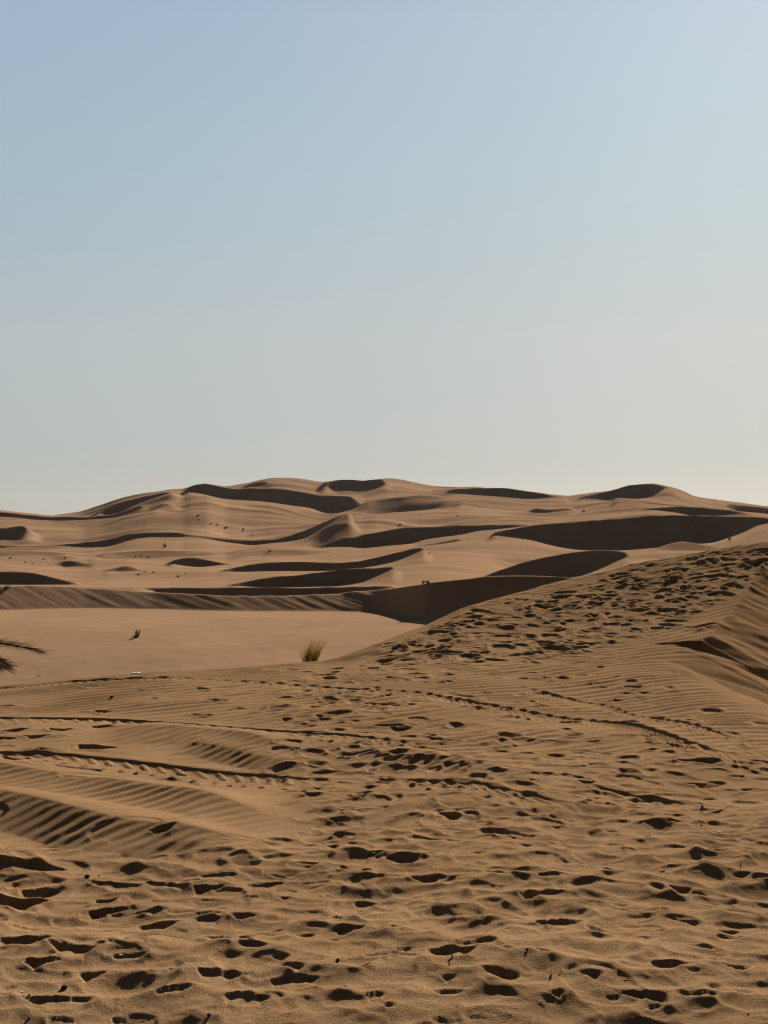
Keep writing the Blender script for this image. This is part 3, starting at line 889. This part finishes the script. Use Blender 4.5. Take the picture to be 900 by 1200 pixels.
# shrubs far off on the dunes
protos = []
for s in range(4):
    r_ = random.Random(50 + s)
    V, Fc = [], []
    for _ in range(70):
        an, tl = r_.uniform(0, 6.283), r_.uniform(0, 1.5)
        blade(V, Fc, (math.cos(an) * .1 * r_.random(), math.sin(an) * .1 * r_.random(), -.03), (math.cos(an) * tl + (.3 if s == 2 else 0), math.sin(an) * tl, 1), np.array((math.sin(an), -math.cos(an), .1)),
              r_.uniform(.5, 1.0) * (1.25 if s == 1 else 1), .09, r_.uniform(0, .7), 3)
    me = bpy.data.meshes.new('desert_shrub')
    me.from_pydata([tuple(v) for v in V], [], Fc)
    me.materials.append(M['shrub'])
    protos.append(me)
FAR = [
    (193, 642, 7, 1, 'tall dark shrub alone above the small black-shadowed dune, left of centre'),
    (232, 605, 5, 0, 'topmost shrub of the diagonal row on the big lit slope'),
    (233, 610, 3, 3, 'tiny shrub directly below the topmost one of the diagonal row'),
    (247.5, 615, 4, 2, 'third shrub down the diagonal row on the big lit slope'),
    (254, 616, 4, 0, 'fourth shrub down the diagonal row, beside the third'),
    (265, 619.5, 6, 2, 'largest leaning shrub, fifth down the diagonal row on the lit slope'),
    (285, 623, 5, 1, 'slim shrub near the lower end of the diagonal row'),
    (295, 628, 3, 3, 'last and lowest shrub of the diagonal row, just above the thin shadow band'),
    (76, 655, 5, 0, 'dark shrub on the peak of the small dim dune at far left'),
    (51, 656, 4, 3, 'low shrub midway between left edge and the small dim dune'),
    (12, 655, 5, 0, 'broad low shrub nearest the left edge above the dark dune'),
    (30, 660, 4, 3, 'flat shrub on the pale sand below the broad low one'),
    (38, 661, 3, 3, 'tiny shrub just right of the flat one on pale sand'),
    (159, 653, 3, 1, 'tiny shrub left of a pair on the slope below the thin shadow band'),
    (166, 651, 3, 0, 'upper shrub of the pair below the thin shadow band'),
    (173, 654, 4, 0, 'lower shrub of the pair below the thin shadow band'),
    (162, 674, 5, 0, 'low wide shrub at the right foot of the small sand mound'),
    (170, 671, 3, 3, 'tiny shrub on the right shoulder of the small sand mound'),
    (180, 672, 3, 1, 'small shrub right of the sand mound, left of the black-shadowed dune'),
    (208.5, 676.5, 5, 0, 'dark round shrub on the pale strip below the black-shadowed dune'),
    (217, 673, 3, 3, 'tiny shrub up and right of the dark round one'),
    (316, 648, 4, 1, 'faint upright shrub on the lit hump, centre left'),
    (161, 615, 3, 0, 'left one of two tiny shrubs high on the left slope'),
    (169, 614, 3, 3, 'right one of two tiny shrubs high on the left slope'),
    (469, 616, 4, 0, 'lone dark shrub on the lit slope above the long central shadow'),
    (536, 605, 3, 3, 'tiny lone shrub on the pale slope right of centre'),
    (684, 600, 5, 0, 'dark shrub above the wide black slip face on the right'),
    (503, 649, 3, 3, 'tiny shrub on the smooth pale slope above the wall crest'),
    (501, 684, 8, 0, 'wide shrub on the crest of the black wall, centre'),
    (496, 684, 5, 1, 'narrow shrub touching the wide one on the black wall crest'),
    (855, 633.5, 6, 1, 'slim dark upright shrub on the pale sand beyond the trodden dune, right'),
]
for i, (px, py, size, kind, lab) in enumerate(FAR):
    p = height_hit(px, py)
    o = bpy.data.objects.new('desert_shrub', protos[kind])
    col.objects.link(o)
    o.location = p
    s = size * p[1] / F / 1.25
    o.scale = (s * (.55 if kind == 1 else .9), s * .8, s * (1.15 if kind == 1 else .8))
    o.rotation_euler = (0, 0, random.uniform(0, 6))
    tag(o, lab, 'shrub', 'shrubs scattered over the dunes')


# scraps, pellets and twigs lying on the sand
def pebble(name, px, py, size, material, label, cat, group, flat=.6, seed=0):
    r_ = random.Random(seed)
    p = height_hit(px, py)
    s = size * p[1] / F / 2 * .8
    V, Fc = [], []
    nu, nv = 9, 6
    ph = [r_.uniform(0, 6.3) for _ in range(4)]
    for i in range(1, nv):
        for j in range(nu):
            la, lo = math.pi * i / nv, 2 * math.pi * j / nu
            k = 1 + .22 * math.sin(2 * lo + ph[0]) + .15 * math.sin(3 * lo + ph[1] + la * 2)
            V.append((s * k * math.sin(la) * math.cos(lo), s * k * math.sin(la) * math.sin(lo), s * flat * math.cos(la) + s * flat * .7))
    V += [(0, 0, s * flat * 1.7), (0, 0, -s * flat * .3)]
    for i in range(nv - 2):
        for j in range(nu):
            Fc.append((i * nu + j, i * nu + nu + j, i * nu + nu + (j + 1) % nu, i * nu + (j + 1) % nu))
    T, B = len(V) - 2, len(V) - 1
    for j in range(nu):
        Fc.append((T, j, (j + 1) % nu))
        Fc.append((B, (nv - 2) * nu + (j + 1) % nu, (nv - 2) * nu + j))
    o = link(name, V, Fc, material, None, True)
    o.location = p
    return tag(o, label, cat, group)


def scrap(px, py, w, h, label, seed):
    """a crumpled bit of paper: a bent sheet with two faces"""
    r_ = random.Random(seed)
    p = height_hit(px, py)
    s = p[1] / F
    n = 5
    top_, V, Fc = [], [], []
    for lay in (0, 1):
        rr_ = random.Random(seed)
        for i in range(n):
            for j in range(n):
                x, y = (i / (n - 1) - .5) * w * s, (j / (n - 1) - .5) * w * s * .8
                z = h * s * (.25 + .75 * abs(math.sin(i * 1.7 + seed) * math.cos(j * 1.3 + seed)))
                V.append((x + rr_.uniform(-.1, .1) * w * s, y + rr_.uniform(-.1, .1) * w * s, z - lay * .003))
    for lay in (0, 1):
        for i in range(n - 1):
            for j in range(n - 1):
                a_ = lay * n * n + i * n + j
                f_ = (a_, a_ + n, a_ + n + 1, a_ + 1)
                Fc.append(f_ if lay == 0 else f_[::-1])
    edge = [i * n for i in range(n)] + [(n - 1) * n + j for j in range(1, n)] + [i * n + n - 1 for i in range(n - 2, -1, -1)] + [j for j in range(n - 2, 0, -1)]
    for a_, b_ in zip(edge, edge[1:] + edge[:1]):
        Fc.append((a_, b_, b_ + n * n, a_ + n * n))
    o = link('paper_scrap', V, Fc, M['white'])
    o.location = p
    return tag(o, label, 'litter', 'white scraps of litter on the sand')


scrap(161, 789, 11, 1.6, 'widest white scrap of litter behind the far wheel track, left', 1)
scrap(47, 792, 5, 1.2, 'small white scrap near the left edge below the palm fronds', 2)
scrap(439, 1002, 5, 1, 'white scrap beside a footprint in the middle of the foreground', 3)
scrap(142, 1123, 3.4, 1, 'white speck of litter between footprints at lower left', 4)
scrap(25.5, 1164, 3.6, 1, 'white speck of litter nearest the lower left corner', 5)
scrap(522, 967, 3, .8, 'white speck at the bottom end of a long central footprint', 6)
scrap(815, 852, 5, 1, 'pale scrap beside a deep footprint at right near the hollow', 7)
scrap(843, 975, 5, 1, 'pale scrap at the start of the lowest wheel track, right', 8)
for k, (px, py, s, lab) in enumerate([
        (75, 1160, 10, 'biggest dark clod beside a deep footprint at lower left'), (102, 1029, 7, 'dark clod right of the big black hollow at left'), (116, 1027, 3, 'small pellet right of the dark clod at left'),
        (34, 1168, 4, 'dark pellet beside a white speck near the lower left corner'), (34, 1196, 5, 'dark pellet at the bottom edge near the lower left corner'), (131, 818, 5, 'dark pellet on the rippled sand between two far tracks, left'),
        (245, 1193, 7, 'dark clod at the bottom edge, left of centre'), (396, 1127, 6, 'dark clod in the lower middle between footprints'), (568, 926, 3, 'tiny pellet just above the middle wheel track'), (823, 946, 4, 'small pellet on the smooth sand at right, upper one of two'),
        (822, 968, 3, 'small pellet on the smooth sand at right, lower one of two'), (618, 1114, 4, 'small pellet right of a deep double footprint, lower middle'), (656, 1143, 3, 'small pellet right of the short black twig'), (877, 1189, 3, 'dark pellet nearest the lower right corner')]):
    pebble('sand_clod', px, py, s, M['pellet'], lab, 'clod', 'dark clods and pellets on the sand', .7, 20 + k)


def twig(px, py, pts, rad, label):
    p = height_hit(px, py)
    s = p[1] / F
    V, Fc = [], []
    n = len(pts)
    for i, (x, y, z) in enumerate(pts):
        r0 = rad * s * (1 - .7 * abs(i / (n - 1) - .3))
        for j in range(6):
            an = j * math.pi / 3
            V.append((x * s + r0 * math.cos(an), y * s + r0 * math.sin(an), z * s + r0 * .4 * math.sin(an)))
        if i:
            a_ = (i - 1) * 6
            Fc += [(a_ + j, a_ + (j + 1) % 6, a_ + 6 + (j + 1) % 6, a_ + 6 + j) for j in range(6)]
    Fc += [tuple(range(5, -1, -1)), tuple(range((n - 1) * 6, n * 6))]
    o = link('twig', V, Fc, M['twig'])
    o.location = p
    return tag(o, label, 'twig', 'dry twigs on the sand')


twig(528, 1127, [(-5, 0, -1), (-2, 0, .8), (1, 0, 2.5), (2.2, 0, 5), (1.6, 0, 8)], 1.3, 'curved black twig standing up in the lower middle foreground')
twig(645, 1148, [(0, 0, -1), (0, 0, 2), (1, 0, 5)], 1.5, 'short black twig poking up beside a footprint, lower middle right')
twig(868, 1016, [(0, 0, -1), (0, 0, 3), (.5, 0, 7)], .7, 'thin upright twig on the right side of the foreground')
twig(597, 1192, [(-5, 0, 3), (0, 0, 1), (5, 0, -1)], .9, 'thin twig lying at the bottom edge, centre right')
twig(735, 1151, [(-4, 0, .8), (0, 0, 1), (4, 0, .8)], 1.0, 'little dark stick lying flat between footprints at lower right')

# ------------------------------------------------------------------ dusty air
V = [(x, y, z) for z in (-32, 24) for x, y in ((-1800, -1800), (1800, -1800), (1800, 1800), (-1800, 1800))]
hz = link('haze', V, [(3, 2, 1, 0), (4, 5, 6, 7), (0, 1, 5, 4), (1, 2, 6, 5), (2, 3, 7, 6), (3, 0, 4, 7)], bpy.data.materials.new('haze'))
hz['kind'] = 'stuff'
hz['label'] = 'thin dusty air over the whole desert'
hm = hz.data.materials[0]
hm.use_nodes = True
hn, hl = hm.node_tree.nodes, hm.node_tree.links
hn.remove(hn['Principled BSDF'])
pv = hn.new('ShaderNodeVolumePrincipled')
pv.inputs['Color'].default_value = (.8, .83, .9, 1)
pv.inputs['Density'].default_value = .00003
pv.inputs['Anisotropy'].default_value = .3
hl.new(pv.outputs[0], hn['Material Output'].inputs['Volume'])

# ------------------------------------------------------------------ sky, sun, camera
w = bpy.data.worlds.new('World')
scene.world = w
w.use_nodes = True
n, l = w.node_tree.nodes, w.node_tree.links
sky = n.new('ShaderNodeTexSky')
sky.sky_type = 'NISHITA'
sky.sun_disc = False
sky.sun_elevation = math.radians(SUN_EL)
sky.sun_rotation = math.radians(SUN_AZ)
sky.altitude = 700
sky.air_density = 1.0
sky.dust_density = .6
sky.ozone_density = 1.0
bg = n['Background']
bg.inputs['Strength'].default_value = .1


def vmath(op, a_, b_):
    v = n.new('ShaderNodeVectorMath')
    v.operation = op
    for i, x in enumerate((a_, b_)):
        if isinstance(x, tuple):
            v.inputs[i].default_value = x
        else:
            l.new(x, v.inputs[i])
    return v.outputs[0]


# sky evened out, horizon greyed; zenith and rear dimmed to deepen shadows
geo = n.new('ShaderNodeTexCoord').outputs['Generated']
sep = n.new('ShaderNodeSeparateXYZ')
l.new(geo, sep.inputs[0])
gm = n.new('ShaderNodeGamma')
gm.inputs['Gamma'].default_value = .36
l.new(vmath('MULTIPLY', sky.outputs['Color'], (.05,) * 3), gm.inputs['Color'])
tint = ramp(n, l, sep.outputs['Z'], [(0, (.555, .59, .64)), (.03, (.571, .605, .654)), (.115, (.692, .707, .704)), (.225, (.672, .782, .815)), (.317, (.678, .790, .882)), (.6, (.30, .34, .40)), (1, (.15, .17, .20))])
mr = n.new('ShaderNodeMapRange')  # added falloff: less sky light from behind the camera, so darker shadows
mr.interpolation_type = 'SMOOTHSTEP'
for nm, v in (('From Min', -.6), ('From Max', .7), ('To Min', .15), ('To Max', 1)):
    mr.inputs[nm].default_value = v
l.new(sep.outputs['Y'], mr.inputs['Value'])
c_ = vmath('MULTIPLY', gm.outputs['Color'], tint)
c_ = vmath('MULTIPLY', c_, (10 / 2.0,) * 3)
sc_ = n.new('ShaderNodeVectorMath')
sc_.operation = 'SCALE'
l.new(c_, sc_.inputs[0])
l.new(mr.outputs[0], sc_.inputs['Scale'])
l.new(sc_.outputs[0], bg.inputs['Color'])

sd_ = bpy.data.lights.new('sun', 'SUN')
sd_.energy = 5.0
sd_.angle = math.radians(.5)
sd_.color = (1, .93, .83)
so = bpy.data.objects.new('sun', sd_)
col.objects.link(so)
so.location = (20, 30, 40)
so.rotation_euler = (math.radians(-(90 - SUN_EL)), 0, -math.radians(SUN_AZ))

cd = bpy.data.cameras.new('camera')
cd.sensor_fit = 'VERTICAL'
cd.sensor_height = 36
cd.lens = 36 * F / 1200
cd.clip_start, cd.clip_end = .1, 30000
co_ = bpy.data.objects.new('camera', cd)
col.objects.link(co_)
co_.location = (0, 0, EYE)
co_.rotation_euler = (math.radians(90), 0, 0)
scene.camera = co_

scene.view_settings.view_transform = 'Standard'
scene.view_settings.look = 'None'
scene.view_settings.exposure = 1.0
scene.view_settings.gamma = 1
scene.cycles.use_denoising = True
scene.cycles.denoiser = 'OPENIMAGEDENOISE'
scene.cycles.denoising_input_passes = 'RGB_ALBEDO_NORMAL'
scene.cycles.denoising_prefilter = 'ACCURATE'
scene.cycles.sample_clamp_indirect = .5
scene.cycles.sample_clamp_direct = 1.5
scene.cycles.filter_width = 1.1
scene.cycles.max_bounces = 5
scene.cycles.diffuse_bounces = 1
